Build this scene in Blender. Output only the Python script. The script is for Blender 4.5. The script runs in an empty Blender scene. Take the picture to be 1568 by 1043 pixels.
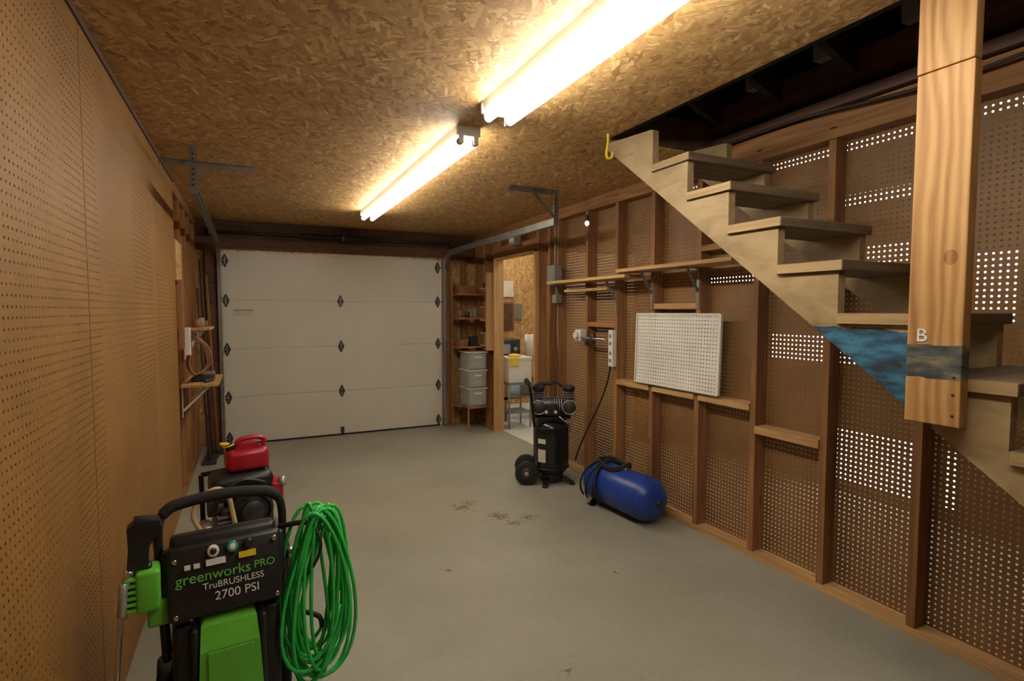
import bpy, bmesh, math, random
from mathutils import Vector, Matrix
random.seed(5)
S = bpy.context.scene
try:
    S.view_settings.view_transform = 'Standard'
except Exception:
    pass

# ------------------------------------------------------------------ materials
def _nt(name):
    m = bpy.data.materials.new(name); m.use_nodes = True
    nt = m.node_tree; nt.nodes.clear()
    out = nt.nodes.new('ShaderNodeOutputMaterial')
    bs = nt.nodes.new('ShaderNodeBsdfPrincipled')
    nt.links.new(bs.outputs[0], out.inputs[0])
    return m, nt, bs, out

def ramp(nt, fac, stops):
    r = nt.nodes.new('ShaderNodeValToRGB')
    el = r.color_ramp.elements
    while len(el) < len(stops): el.new(0.5)
    for e, (p, c) in zip(el, stops):
        e.position = p; e.color = (c[0], c[1], c[2], 1)
    nt.links.new(fac, r.inputs[0])
    return r.outputs[0]

def math_(nt, op, a, b=None, c=None):
    n = nt.nodes.new('ShaderNodeMath'); n.operation = op
    for i, v in enumerate((a, b, c)):
        if v is None: continue
        if isinstance(v, (int, float)): n.inputs[i].default_value = v
        else: nt.links.new(v, n.inputs[i])
    return n.outputs[0]

def coords(nt, scale=(1, 1, 1), rot=(0, 0, 0)):
    t = nt.nodes.new('ShaderNodeTexCoord')
    mp = nt.nodes.new('ShaderNodeMapping')
    mp.inputs['Scale'].default_value = scale
    mp.inputs['Rotation'].default_value = rot
    nt.links.new(t.outputs['Object'], mp.inputs[0])
    return mp.outputs[0]

def noise(nt, vec, scale, detail=4, rough=.55, dist=0):
    n = nt.nodes.new('ShaderNodeTexNoise')
    n.inputs['Scale'].default_value = scale; n.inputs['Detail'].default_value = detail
    n.inputs['Roughness'].default_value = rough; n.inputs['Distortion'].default_value = dist
    nt.links.new(vec, n.inputs['Vector'])
    return n.outputs[0]

def bump(nt, bs, h, strength=.2, dist=.01):
    b = nt.nodes.new('ShaderNodeBump'); b.inputs['Strength'].default_value = strength
    b.inputs['Distance'].default_value = dist
    nt.links.new(h, b.inputs['Height']); nt.links.new(b.outputs[0], bs.inputs['Normal'])

def mul(c, k): return tuple(min(1, x * k) for x in c)

def plain(name, col, rough=.6, metal=0., var=.12, scale=14, bmp=.0, emis=None, es=0):
    m, nt, bs, out = _nt(name)
    n = noise(nt, coords(nt), scale, 5)
    c = ramp(nt, n, [(.3, mul(col, 1 - var)), (.7, mul(col, 1 + var))])
    nt.links.new(c, bs.inputs['Base Color'])
    bs.inputs['Roughness'].default_value = rough
    bs.inputs['Metallic'].default_value = metal
    if bmp: bump(nt, bs, n, bmp)
    if emis:
        bs.inputs['Emission Color'].default_value = (*emis, 1)
        bs.inputs['Emission Strength'].default_value = es
    return m

def wood(name, dark, light, axis='z', rough=.7, fine=1.0):
    m, nt, bs, out = _nt(name)
    k = {'x': (1.2, 30, 30), 'y': (30, 1.2, 30), 'z': (30, 30, 1.2)}[axis]
    v = coords(nt, k)
    n1 = noise(nt, v, 1.0 * fine, 6, .6, 1.2)
    k2 = {'x': (.6, 2.2, 2.2), 'y': (2.2, .6, 2.2), 'z': (2.2, 2.2, .6)}[axis]
    n2 = noise(nt, coords(nt, k2), 1.5, 2)
    vo = nt.nodes.new('ShaderNodeTexVoronoi'); vo.inputs['Scale'].default_value = 3.2
    k3 = {'x': (.7, 2, 2), 'y': (2, .7, 2), 'z': (2, 2, .7)}[axis]
    nt.links.new(coords(nt, k3), vo.inputs['Vector'])
    s = math_(nt, 'ADD', math_(nt, 'MULTIPLY', n1, .6), math_(nt, 'MULTIPLY', n2, .4))
    kn = math_(nt, 'LESS_THAN', vo.outputs['Distance'], .06)
    s = math_(nt, 'SUBTRACT', s, math_(nt, 'MULTIPLY', kn, .2))
    c = ramp(nt, s, [(.22, mul(dark, .6)), (.40, dark), (.62, light)])
    nt.links.new(c, bs.inputs['Base Color'])
    bs.inputs['Roughness'].default_value = rough
    bump(nt, bs, n1, .15, .003)
    return m

def osb(name, plane='xy', stops=None, rough=.65):
    m, nt, bs, out = _nt(name)
    t = nt.nodes.new('ShaderNodeTexCoord')
    sp = nt.nodes.new('ShaderNodeSeparateXYZ'); nt.links.new(t.outputs['Object'], sp.inputs[0])
    cb = nt.nodes.new('ShaderNodeCombineXYZ')
    ax = {'x': 0, 'y': 1, 'z': 2}
    nt.links.new(sp.outputs[ax[plane[0]]], cb.inputs[0]); nt.links.new(sp.outputs[ax[plane[1]]], cb.inputs[1])
    nz = nt.nodes.new('ShaderNodeTexNoise'); nz.inputs['Scale'].default_value = 26
    nz.inputs['Detail'].default_value = 3
    nt.links.new(cb.outputs[0], nz.inputs['Vector'])
    mx = nt.nodes.new('ShaderNodeMix'); mx.data_type = 'VECTOR'; mx.inputs['Factor'].default_value = .022
    nt.links.new(cb.outputs[0], mx.inputs[4]); nt.links.new(nz.outputs[1], mx.inputs[5])
    base = mx.outputs[1]
    vals = []
    for i, (a, sx, sy) in enumerate([(.25, 12, 46), (1.25, 14, 56), (2.3, 12, 44), (-.5, 17, 64), (.8, 19, 80), (1.9, 15, 60)]):
        r_ = nt.nodes.new('ShaderNodeVectorRotate'); r_.rotation_type = 'Z_AXIS'
        r_.inputs['Angle'].default_value = a; nt.links.new(base, r_.inputs[0])
        mp = nt.nodes.new('ShaderNodeMapping'); mp.inputs['Scale'].default_value = (sx, sy, 1)
        mp.inputs['Location'].default_value = (i * 3.7, i * 1.9, 0)
        nt.links.new(r_.outputs[0], mp.inputs[0])
        vo = nt.nodes.new('ShaderNodeTexVoronoi'); vo.voronoi_dimensions = '2D'; vo.inputs['Scale'].default_value = 1
        nt.links.new(mp.outputs[0], vo.inputs['Vector'])
        s = nt.nodes.new('ShaderNodeSeparateColor'); nt.links.new(vo.outputs['Color'], s.inputs[0])
        vals.append((s.outputs[0], s.outputs[1]))
    cur = vals[0][0]
    for v, k in vals[1:]:
        msk = math_(nt, 'GREATER_THAN', k, .66)
        a = math_(nt, 'MULTIPLY', v, msk)
        b = math_(nt, 'MULTIPLY', cur, math_(nt, 'SUBTRACT', 1, msk))
        cur = math_(nt, 'ADD', a, b)
    low = noise(nt, cb.outputs[0], 1.3, 2)
    fine = noise(nt, cb.outputs[0], 90, 3)
    f = math_(nt, 'ADD', math_(nt, 'MULTIPLY', cur, .55), math_(nt, 'MULTIPLY', low, .2))
    f = math_(nt, 'ADD', f, math_(nt, 'MULTIPLY', fine, .25))
    stops = stops or [(.16, (.22, .105, .032)), (.32, (.41, .225, .082)), (.60, (.52, .315, .12)), (.74, (.62, .40, .165)), (.80, (.80, .59, .30))]
    c = ramp(nt, f, stops)
    nt.links.new(c, bs.inputs['Base Color'])
    bs.inputs['Roughness'].default_value = rough
    bump(nt, bs, cur, .15, .002)
    return m

def pegboard(name, col, u, v, r=.16, pitch=.0254, rough=.55):
    m, nt, bs, out = _nt(name)
    t = nt.nodes.new('ShaderNodeTexCoord')
    sp = nt.nodes.new('ShaderNodeSeparateXYZ'); nt.links.new(t.outputs['Object'], sp.inputs[0])
    ax = {'x': 0, 'y': 1, 'z': 2}
    def cell(o):
        a = math_(nt, 'DIVIDE', math_(nt, 'ADD', o, 50.0), pitch)
        return math_(nt, 'SUBTRACT', math_(nt, 'FRACT', a), .5)
    a = cell(sp.outputs[ax[u]]); b = cell(sp.outputs[ax[v]])
    d = math_(nt, 'SQRT', math_(nt, 'ADD', math_(nt, 'MULTIPLY', a, a), math_(nt, 'MULTIPLY', b, b)))
    hole = math_(nt, 'LESS_THAN', d, r)
    n = noise(nt, coords(nt), 2.2, 5, .6)
    c = ramp(nt, n, [(.3, mul(col, .80)), (.7, mul(col, 1.15))])
    nt.links.new(c, bs.inputs['Base Color'])
    bs.inputs['Roughness'].default_value = rough
    tr = nt.nodes.new('ShaderNodeBsdfTransparent')
    mix = nt.nodes.new('ShaderNodeMixShader')
    nt.links.new(hole, mix.inputs[0]); nt.links.new(bs.outputs[0], mix.inputs[1]); nt.links.new(tr.outputs[0], mix.inputs[2])
    nt.links.new(mix.outputs[0], out.inputs[0])
    return m

M = {}
M['osb_c'] = osb('osb_ceiling', 'xy')
M['osb_yz'] = osb('osb_wall_yz', 'yz')
M['osb_xz'] = osb('osb_wall_xz', 'xz')
M['peg_l'] = pegboard('brown_pegboard_left', (.275, .130, .028), 'y', 'z', .125)
M['peg_r'] = pegboard('brown_pegboard_right', (.235, .115, .034), 'y', 'z', .18)
M['peg_w'] = pegboard('white_pegboard', (.80, .79, .72), 'y', 'z', .17)
for a in 'xyz':
    M['stud_' + a] = wood('framing_lumber_' + a, (.20, .085, .027), (.39, .19, .066), a)
    M['pine_' + a] = wood('pine_' + a, (.38, .20, .075), (.60, .38, .16), a)
    M['old_' + a] = wood('weathered_wood_' + a, (.17, .11, .055), (.36, .26, .15), a)
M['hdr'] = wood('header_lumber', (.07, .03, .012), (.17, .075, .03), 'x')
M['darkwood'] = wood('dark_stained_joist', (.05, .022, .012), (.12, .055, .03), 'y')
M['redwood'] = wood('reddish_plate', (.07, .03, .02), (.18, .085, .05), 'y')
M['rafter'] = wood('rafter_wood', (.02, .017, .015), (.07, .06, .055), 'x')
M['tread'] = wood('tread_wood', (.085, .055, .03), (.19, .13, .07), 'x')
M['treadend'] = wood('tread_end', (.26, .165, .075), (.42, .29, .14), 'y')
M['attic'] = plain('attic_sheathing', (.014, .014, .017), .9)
M['rtail'] = plain('rafter_tail_grey', (.30, .30, .31), .8)
M['white'] = plain('white_enamel', (.74, .73, .67), .45, var=.03)
M['doorw'] = plain('garage_door_white', (.70, .685, .61), .45, var=.05, scale=1.7)
M['steel'] = plain('galvanised_steel', (.30, .30, .29), .4, .85, var=.2)
M['dsteel'] = plain('dark_steel', (.07, .07, .07), .45, .7, var=.25)
M['chrome'] = plain('chrome', (.7, .7, .7), .2, 1.)
M['black'] = plain('black_plastic', (.012, .012, .013), .42)
M['blackg'] = plain('black_gloss_paint', (.010, .010, .011), .22)
M['rubber'] = plain('black_rubber', (.015, .015, .015), .8)
M['green'] = plain('green_plastic', (.13, .50, .045), .38, var=.05)
M['hose_g'] = plain('green_hose', (.03, .55, .09), .4, var=.06)
M['txtg'] = plain('green_print', (.14, .5, .07), .5)
M['txtw'] = plain('white_print', (.70, .70, .70), .5)
M['yellow'] = plain('yellow_plastic', (.75, .55, .03), .4)
M['red'] = plain('red_plastic', (.42, .010, .03), .35)
M['blue'] = plain('blue_tank_paint', (.010, .045, .28), .35, var=.2)
M['cream'] = plain('cream_hose', (.55, .42, .24), .5)
M['grey'] = plain('grey_box', (.20, .20, .18), .5)
M['lgrey'] = plain('light_grey_aluminium', (.42, .42, .42), .35, .6)
M['clear'] = plain('frosted_drawer', (.36, .36, .31), .3)
M['brownobj'] = plain('brown_cord', (.25, .10, .04), .6)
M['label'] = plain('label_paper', (.62, .6, .5), .6)
M['conc2'] = plain('bright_concrete', (.6, .59, .54), .7)
M['adjwall'] = plain('adjacent_wall', (.56, .49, .38), .8)
M['cable'] = plain('dark_cable', (.03, .02, .015), .6)
M['tube'] = plain('fluorescent_tube', (.9, .9, .9), .4, emis=(1.0, .92, .77), es=29)
M['tube2'] = plain('fluorescent_tube_bright', (.9, .9, .9), .4, emis=(1.0, .95, .83), es=34)
M['bulb'] = plain('bulb', (.9, .9, .9), .4, emis=(1.0, .9, .75), es=1.0)
M['screen'] = plain('teal_label', (.02, .25, .2), .4)

def floor_mat():
    m, nt, bs, out = _nt('painted_concrete')
    co = coords(nt)
    n1 = noise(nt, co, 1.1, 6, .6); n2 = noise(nt, co, 45, 3)
    s = math_(nt, 'ADD', math_(nt, 'MULTIPLY', n1, .75), math_(nt, 'MULTIPLY', n2, .25))
    c = ramp(nt, s, [(.3, (.245, .24, .196)), (.5, (.31, .305, .25)), (.72, (.37, .365, .305))])
    def near(x, y, r):
        vd = nt.nodes.new('ShaderNodeVectorMath'); vd.operation = 'DISTANCE'
        nt.links.new(co, vd.inputs[0]); vd.inputs[1].default_value = (x, y, 0)
        return math_(nt, 'MAXIMUM', math_(nt, 'SUBTRACT', 1, math_(nt, 'DIVIDE', vd.outputs['Value'], r)), 0)
    tot = None
    for (x, y, r) in [(1.60, 3.52, .16), (1.42, 3.80, .14), (1.78, 3.40, .12), (1.65, 3.36, .10), (1.5, 3.86, .1), (1.15, 1.85, .04), (1.85, 2.45, .04), (1.0, 2.9, .04)]:
        w = near(x, y, r)
        tot = w if tot is None else math_(nt, 'MAXIMUM', tot, w)
    n3 = noise(nt, co, 30, 4, .65)
    d = math_(nt, 'GREATER_THAN', math_(nt, 'ADD', n3, math_(nt, 'MULTIPLY', tot, .3)), .71)
    d = math_(nt, 'MULTIPLY', d, math_(nt, 'GREATER_THAN', tot, .02))
    n4 = noise(nt, co, 2.3, 4, .6)
    tan = math_(nt, 'MULTIPLY', math_(nt, 'MULTIPLY', near(1.1, 4.1, .9), n4), .9)
    mx0 = nt.nodes.new('ShaderNodeMix'); mx0.data_type = 'RGBA'
    nt.links.new(tan, mx0.inputs[0]); nt.links.new(c, mx0.inputs[6]); mx0.inputs[7].default_value = (.34, .285, .185, 1)
    mx = nt.nodes.new('ShaderNodeMix'); mx.data_type = 'RGBA'
    nt.links.new(math_(nt, 'MULTIPLY', d, .7), mx.inputs[0]); nt.links.new(mx0.outputs[2], mx.inputs[6]); mx.inputs[7].default_value = (.08, .05, .03, 1)
    nt.links.new(mx.outputs[2], bs.inputs['Base Color'])
    bs.inputs['Roughness'].default_value = .5
    bump(nt, bs, n2, .08, .002)
    return m
M['floor'] = floor_mat()

def stringer_mat():
    m, nt, bs, out = _nt('stringer_wood_blue_paint')
    co = coords(nt)
    n1 = noise(nt, coords(nt, (25, 3, 9), (-.64, 0, 0)), 1.3, 5, .6, 1)
    n0 = noise(nt, co, 3, 3)
    n1 = math_(nt, 'ADD', math_(nt, 'MULTIPLY', n1, .7), math_(nt, 'MULTIPLY', n0, .3))
    c = ramp(nt, n1, [(.3, (.16, .10, .042)), (.6, (.34, .24, .12))])
    sp = nt.nodes.new('ShaderNodeSeparateXYZ'); nt.links.new(co, sp.inputs[0])
    n2 = noise(nt, co, 9, 3)
    y = math_(nt, 'ADD', sp.outputs[1], math_(nt, 'MULTIPLY', n2, .05))
    k1 = math_(nt, 'LESS_THAN', y, 1.345)
    k2 = math_(nt, 'GREATER_THAN', y, .93)
    kz = math_(nt, 'LESS_THAN', sp.outputs[2], math_(nt, 'ADD', 1.40, math_(nt, 'MULTIPLY', n2, .07)))
    k = math_(nt, 'MULTIPLY', math_(nt, 'MULTIPLY', k1, k2), kz)
    k = math_(nt, 'MULTIPLY', k, math_(nt, 'LESS_THAN', sp.outputs[0], 2.0))
    b = ramp(nt, noise(nt, coords(nt, (1, 3, 9), (-.64, 0, 0)), 4, 5), [(.36, (.014, .03, .04)), (.48, (.018, .08, .15)), (.64, (.045, .17, .27))])
    mx = nt.nodes.new('ShaderNodeMix'); mx.data_type = 'RGBA'
    nt.links.new(k, mx.inputs[0]); nt.links.new(c, mx.inputs[6]); nt.links.new(b, mx.inputs[7])
    nt.links.new(mx.outputs[2], bs.inputs['Base Color']); bs.inputs['Roughness'].default_value = .6
    return m
M['stringer'] = stringer_mat()

def post_mat():
    m, nt, bs, out = _nt('post_pine')
    w = nt.nodes.new('ShaderNodeTexWave'); w.bands_direction = 'Y'
    w.inputs['Scale'].default_value = 9; w.inputs['Distortion'].default_value = 9
    w.inputs['Detail'].default_value = 2; w.inputs['Detail Scale'].default_value = .8
    nt.links.new(coords(nt, (1, 1, .22)), w.inputs['Vector'])
    n1 = noise(nt, coords(nt, (90, 90, 3)), 1, 5)
    n0 = noise(nt, coords(nt, (4, 4, 2.5)), 1, 3)
    s = math_(nt, 'ADD', math_(nt, 'MULTIPLY', w.outputs[1], .24), math_(nt, 'MULTIPLY', n1, .40))
    s = math_(nt, 'ADD', s, math_(nt, 'MULTIPLY', n0, .36))
    vo = nt.nodes.new('ShaderNodeTexVoronoi'); vo.inputs['Scale'].default_value = 5
    nt.links.new(coords(nt, (1, 1, .8)), vo.inputs['Vector'])
    kn = math_(nt, 'MULTIPLY', math_(nt, 'LESS_THAN', vo.outputs['Distance'], .09), .22)
    s = math_(nt, 'SUBTRACT', s, kn)
    c = ramp(nt, s, [(.25, (.20, .085, .022)), (.42, (.33, .16, .048)), (.6, (.43, .24, .085)), (.8, (.52, .32, .13))])
    co = coords(nt)
    sp = nt.nodes.new('ShaderNodeSeparateXYZ'); nt.links.new(co, sp.inputs[0])
    zz = math_(nt, 'ADD', sp.outputs[2], math_(nt, 'MULTIPLY', noise(nt, co, 16, 3), .02))
    k = math_(nt, 'MULTIPLY', math_(nt, 'GREATER_THAN', zz, 1.302), math_(nt, 'LESS_THAN', zz, 1.40))
    b = ramp(nt, noise(nt, coords(nt, (1, 1, 4)), 9, 4), [(.35, (.02, .03, .035)), (.5, (.07, .075, .07)), (.65, (.20, .16, .09))])
    mx = nt.nodes.new('ShaderNodeMix'); mx.data_type = 'RGBA'
    nt.links.new(k, mx.inputs[0]); nt.links.new(c, mx.inputs[6]); nt.links.new(b, mx.inputs[7])
    nt.links.new(mx.outputs[2], bs.inputs['Base Color']); bs.inputs['Roughness'].default_value = .6
    return m
M['post'] = post_mat()

# ------------------------------------------------------------------ builder
class B:
    def __init__(s, M4=None):
        s.bm = bmesh.new(); s.mats = []; s.M = M4 or Matrix.Identity(4)
    def mi(s, m):
        m = M[m]
        if m not in s.mats: s.mats.append(m)
        return s.mats.index(m)
    def add(s, verts, faces, m, smooth=False):
        vs = [s.bm.verts.new(s.M @ Vector(v)) for v in verts]
        i = s.mi(m)
        for f in faces:
            try:
                fc = s.bm.faces.new([vs[k] for k in f]); fc.material_index = i; fc.smooth = smooth
            except ValueError: pass
    def box(s, a, b, m, R=None, bev=0):
        a = Vector(a); b = Vector(b); c = (a + b) / 2; h = (b - a) / 2
        R = R or Matrix.Identity(3)
        t = bmesh.new(); bmesh.ops.create_cube(t, size=2)
        for v in t.verts: v.co = Vector((v.co.x * abs(h.x), v.co.y * abs(h.y), v.co.z * abs(h.z)))
        if bev: bmesh.ops.bevel(t, geom=t.edges[:], offset=bev, segments=3, affect='EDGES', profile=.5)
        t.verts.index_update()
        s.add([R @ v.co + c for v in t.verts], [[v.index for v in f.verts] for f in t.faces], m, bool(bev) and bev > .008)
        t.free()
    def beam(s, p0, p1, w, h, m, up=(0, 0, 1)):
        p0 = Vector(p0); p1 = Vector(p1); d = (p1 - p0).normalized(); up = Vector(up)
        x = d.cross(up).normalized(); u = x.cross(d)
        vs = []
        for p in (p0, p1):
            for a, b in ((-1, -1), (1, -1), (1, 1), (-1, 1)): vs.append(p + x * a * w / 2 + u * b * h / 2)
        s.add(vs, [(0, 1, 2, 3), (7, 6, 5, 4), (0, 4, 5, 1), (1, 5, 6, 2), (2, 6, 7, 3), (3, 7, 4, 0)], m)
    def frame(s, d):
        d = Vector(d).normalized(); a = Vector((0, 0, 1)) if abs(d.z) < .9 else Vector((1, 0, 0))
        x = d.cross(a).normalized(); return x, x.cross(d).normalized() * -1
    def lathe(s, p0, d, prof, m, n=28):
        p0 = Vector(p0); d = Vector(d).normalized(); x, y = s.frame(d)
        vs = []; fs = []
        for (r, h) in prof:
            for k in range(n):
                a = 2 * math.pi * k / n
                vs.append(p0 + d * h + (x * math.cos(a) + y * math.sin(a)) * max(r, 1e-5))
        for j in range(len(prof) - 1):
            for k in range(n):
                k2 = (k + 1) % n
                fs.append((j * n + k, j * n + k2, (j + 1) * n + k2, (j + 1) * n + k))
        s.add(vs, fs, m, True)
    def cyl(s, p0, p1, r, m, r2=None, n=24):
        p0 = Vector(p0); p1 = Vector(p1); L = (p1 - p0).length; r2 = r if r2 is None else r2
        e = min(.12 * min(r, r2), L * .2)
        s.lathe(p0, p1 - p0, [(0, 0), (r - e, 0), (r, e), (r2, L - e), (r2 - e, L), (0, L)], m, n)
    def tube(s, pts, r, m, n=10, closed=False, prof=None, smooth=True):
        P = [Vector(p) for p in pts]; N = len(P); vs = []; fs = []
        if prof is None: prof = [(r * math.cos(2 * math.pi * k / n), r * math.sin(2 * math.pi * k / n)) for k in range(n)]
        n = len(prof); u = None
        for i in range(N):
            if closed: d = P[(i + 1) % N] - P[i - 1]
            else: d = P[min(i + 1, N - 1)] - P[max(i - 1, 0)]
            d.normalize()
            if u is None:
                a = Vector((0, 0, 1)) if abs(d.z) < .9 else Vector((1, 0, 0)); u = (a - d * a.dot(d)).normalized()
            else: u = (u - d * u.dot(d)).normalized()
            w = d.cross(u)
            for (a, b) in prof: vs.append(P[i] + u * a + w * b)
        for i in range(N if closed else N - 1):
            j = (i + 1) % N
            for k in range(n):
                k2 = (k + 1) % n; fs.append((i * n + k, i * n + k2, j * n + k2, j * n + k))
        if not closed:
            fs.append(tuple(range(n - 1, -1, -1))); fs.append(tuple((N - 1) * n + k for k in range(n)))
        s.add(vs, fs, m, smooth)
    def torus(s, c, ax, R, r, m, n=36, k=10):
        x, y = s.frame(ax); c = Vector(c)
        s.tube([c + (x * math.cos(t) + y * math.sin(t)) * R for t in [2 * math.pi * i / n for i in range(n)]], r, m, k, True)
    def ball(s, c, r, m, n=20):
        if isinstance(r, (int, float)): r = (r, r, r)
        vs = []; fs = []; R = n // 2
        for j in range(R + 1):
            t = math.pi * j / R
            for k in range(n):
                a = 2 * math.pi * k / n
                vs.append((c[0] + r[0] * math.sin(t) * math.cos(a), c[1] + r[1] * math.sin(t) * math.sin(a), c[2] + r[2] * math.cos(t)))
        for j in range(R):
            for k in range(n):
                fs.append((j * n + k, (j + 1) * n + k, (j + 1) * n + (k + 1) % n, j * n + (k + 1) % n))
        s.add(vs, fs, m, True)
    def prism(s, poly, axis, d0, d1, m):
        def P(a, b, d): return {'x': (d, a, b), 'y': (a, d, b), 'z': (a, b, d)}[axis]
        n = len(poly); vs = [P(a, b, d0) for a, b in poly] + [P(a, b, d1) for a, b in poly]
        fs = [tuple(range(n)), tuple(range(2 * n - 1, n - 1, -1))] + [(i, (i + 1) % n, n + (i + 1) % n, n + i) for i in range(n)]
        s.add(vs, fs, m)
    def finish(s, name, parent=None, recenter=True):
        bmesh.ops.recalc_face_normals(s.bm, faces=s.bm.faces)
        me = bpy.data.meshes.new(name)
        off = Vector((0, 0, 0))
        if recenter and len(s.bm.verts):
            xs = [v.co for v in s.bm.verts]
            mn = Vector([min(v[i] for v in xs) for i in range(3)]); mx = Vector([max(v[i] for v in xs) for i in range(3)])
            off = Vector(((mn.x + mx.x) / 2, (mn.y + mx.y) / 2, mn.z))
            for v in s.bm.verts: v.co -= off
        s.bm.to_mesh(me); s.bm.free()
        for m in s.mats: me.materials.append(m)
        o = bpy.data.objects.new(name, me); S.collection.objects.link(o); o.location = off
        if parent:
            o.parent = parent; o.location = off - parent.location
        return o

def smoothpath(pts, k=8, closed=False):
    P = [Vector(p) for p in pts]; out = []; N = len(P)
    rng = range(N) if closed else range(N - 1)
    for i in rng:
        if closed: a, b, c, d = P[i - 1], P[i], P[(i + 1) % N], P[(i + 2) % N]
        else: a, b, c, d = P[max(i - 1, 0)], P[i], P[i + 1], P[min(i + 2, N - 1)]
        for j in range(k):
            t = j / k
            out.append(.5 * ((2 * b) + (c - a) * t + (2 * a - 5 * b + 4 * c - d) * t * t + (3 * b - a - 3 * c + d) * t ** 3))
    if not closed: out.append(P[-1])
    return out

def text(body, size, mat_, Mx, parent, name):
    cu = bpy.data.curves.new(name, 'FONT'); cu.body = body; cu.size = size; cu.extrude = .0008
    cu.align_x = 'CENTER'; cu.align_y = 'CENTER'
    o = bpy.data.objects.new(name, cu); S.collection.objects.link(o)
    cu.materials.append(M[mat_])
    o.parent = parent
    o.matrix_parent_inverse = Matrix.Identity(4)
    o.matrix_basis = parent.matrix_basis.inverted() @ Mx
    return o

def grid_wall(b, axis, d, u0, u1, v0, v1, holes, m):
    us = sorted({u0, u1, *[h[i] for h in holes for i in (0, 1)]}); vs = sorted({v0, v1, *[h[i] for h in holes for i in (2, 3)]})
    for i in range(len(us) - 1):
        for j in range(len(vs) - 1):
            cu = (us[i] + us[i + 1]) / 2; cv = (vs[j] + vs[j + 1]) / 2
            if any(h[0] < cu < h[1] and h[2] < cv < h[3] for h in holes): continue
            q = [(us[i], vs[j]), (us[i + 1], vs[j]), (us[i + 1], vs[j + 1]), (us[i], vs[j + 1])]
            if axis == 'x': P = [(d, a, c) for a, c in q]
            elif axis == 'y': P = [(a, d, c) for a, c in q]
            else: P = [(a, c, d) for a, c in q]
            b.add(P, [(0, 1, 2, 3)], m)

XL, XR, XRB, YF, YB, ZC = -.48, 2.70, 2.79, 6.70, -1.7, 2.46
XA, YA, ZA = 4.4, 7.7, 3.0   # neighbouring bay

# ------------------------------------------------------------------ shell
b = B(); b.box((-.75, YB - .1, -.1), (XA + .1, YA + .1, 0), 'floor'); b.finish('floor', recenter=False)
b = B()
HO = (1.86, XRB + .02, YB, 2.60)
grid_wall(b, 'z', ZC, -.62, XRB + .02, YB, YF + .1, [HO], 'osb_c')
grid_wall(b, 'z', ZC + .014, -.62, XRB + .02, YB, YF + .1, [HO], 'osb_c')
b.add([(1.86, YB, ZC), (1.86, 2.6, ZC), (1.86, 2.6, ZC + .014), (1.86, YB, ZC + .014)], [(0, 1, 2, 3)], 'osb_c')
b.add([(1.86, 2.6, ZC), (XRB, 2.6, ZC), (XRB, 2.6, ZC + .014), (1.86, 2.6, ZC + .014)], [(0, 1, 2, 3)], 'osb_c')
ceil = b.finish('ceiling', recenter=False)
b = B()
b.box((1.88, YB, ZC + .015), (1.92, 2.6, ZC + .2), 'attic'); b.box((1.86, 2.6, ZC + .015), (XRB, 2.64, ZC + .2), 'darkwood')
b.finish('ceiling_joists', ceil, recenter=False)

# left wall : pegboard part, then open framing
b = B()
grid_wall(b, 'x', XL, YB, 4.72, 0, ZC, [], 'peg_l')
wl = b.finish('wall_left', recenter=False)
b = B()
grid_wall(b, 'x', -.60, YB, YF + .1, 0, ZC, [], 'osb_yz')
b.finish('wall_left_sheathing', wl, recenter=False)
b = B()
for y in (0.0, 1.22, 2.44, 3.66):
    b.box((-.57, y, .04), (XL - .003, y + .038, ZC - .04), 'stud_z')
for y in (4.70, 5.15, 5.6, 6.05, 6.5):
    b.box((-.597, y, .04), (XL - .003, y + .04, ZC - .08), 'stud_z')
b.box((-.597, YB, 0.001), (XL - .003, YF, .04), 'stud_y'); b.box((-.597, YB, ZC - .08), (XL - .003, YF, ZC - .002), 'stud_y')
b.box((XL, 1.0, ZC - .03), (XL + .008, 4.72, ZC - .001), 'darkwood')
b.box((-.59, 4.745, 1.72), (-.474, 5.14, 2.02), 'pine_y'); b.box((-.50, 5.2, 1.45), (-.474, 5.24, 2.1), 'stud_z')
for y in (2.26,):
    b.box((XL + .0005, y, .02), (XL + .0015, y + .003, ZC - .03), 'peg_l')
b.box((-.47, 4.76, 1.2), (-.44, 4.80, 1.72), 'stud_z'); b.box((-.46, 4.9, 1.35), (-.44, 4.93, 1.68), 'stud_z')
b.finish('wall_left_studs', wl, recenter=False)

# right wall
DY0, DY1, DZ = 5.02, 6.04, 2.12
b = B()
grid_wall(b, 'x', XRB, YB, DY1, 0, 2.50, [(DY0, DY1, -.01, DZ)], 'peg_r')
grid_wall(b, 'x', XRB, DY1, YF + .1, 0, 2.50, [], 'osb_yz')
wr = b.finish('wall_right', recenter=False)
b = B()
studs = [-1.25, -.8, -.36, .07, .50, .93, 1.357, 1.80, 2.246, 2.70, 3.16, 3.60, 4.03, 4.53, 4.93, DY1, 6.30, 6.62]
for y in studs:
    b.box((XR, y, .038), (XRB - .002, y + .038, 2.42), 'stud_z')
b.box((XR, 4.70, .038), (XRB - .002, 4.735, 2.36), 'stud_z')
b.box((XR, YB, 0.001), (XRB - .002, DY0 - .05, .038), 'pine_y'); b.box((XR, DY1, 0.001), (XRB - .002, YF, .038), 'stud_y')
b.box((XR - .012, YB, 2.36), (XRB - .002, YF, 2.41), 'stud_y')
b.box((XR, YB, 2.411), (XRB - .002, 6.69, 2.50), 'stud_y')
b.box((XR, DY0 - .05, DZ), (XRB - .002, DY1, DZ + .12), 'stud_y')
def block(k, z, h=.038, m='pine_y', dx=0):
    y0, y1 = studs[k] + .04, studs[k + 1] - .002
    b.box((XR - dx, y0, z), (XRB - .003, y1, z + h), m)
block(8, .89, .04, dx=.01); block(9, .89, .04, dx=.01); block(10, .89, .04, dx=.01); block(7, .76, .045, dx=.01)
block(9, 1.50, .04, dx=.0)
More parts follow.
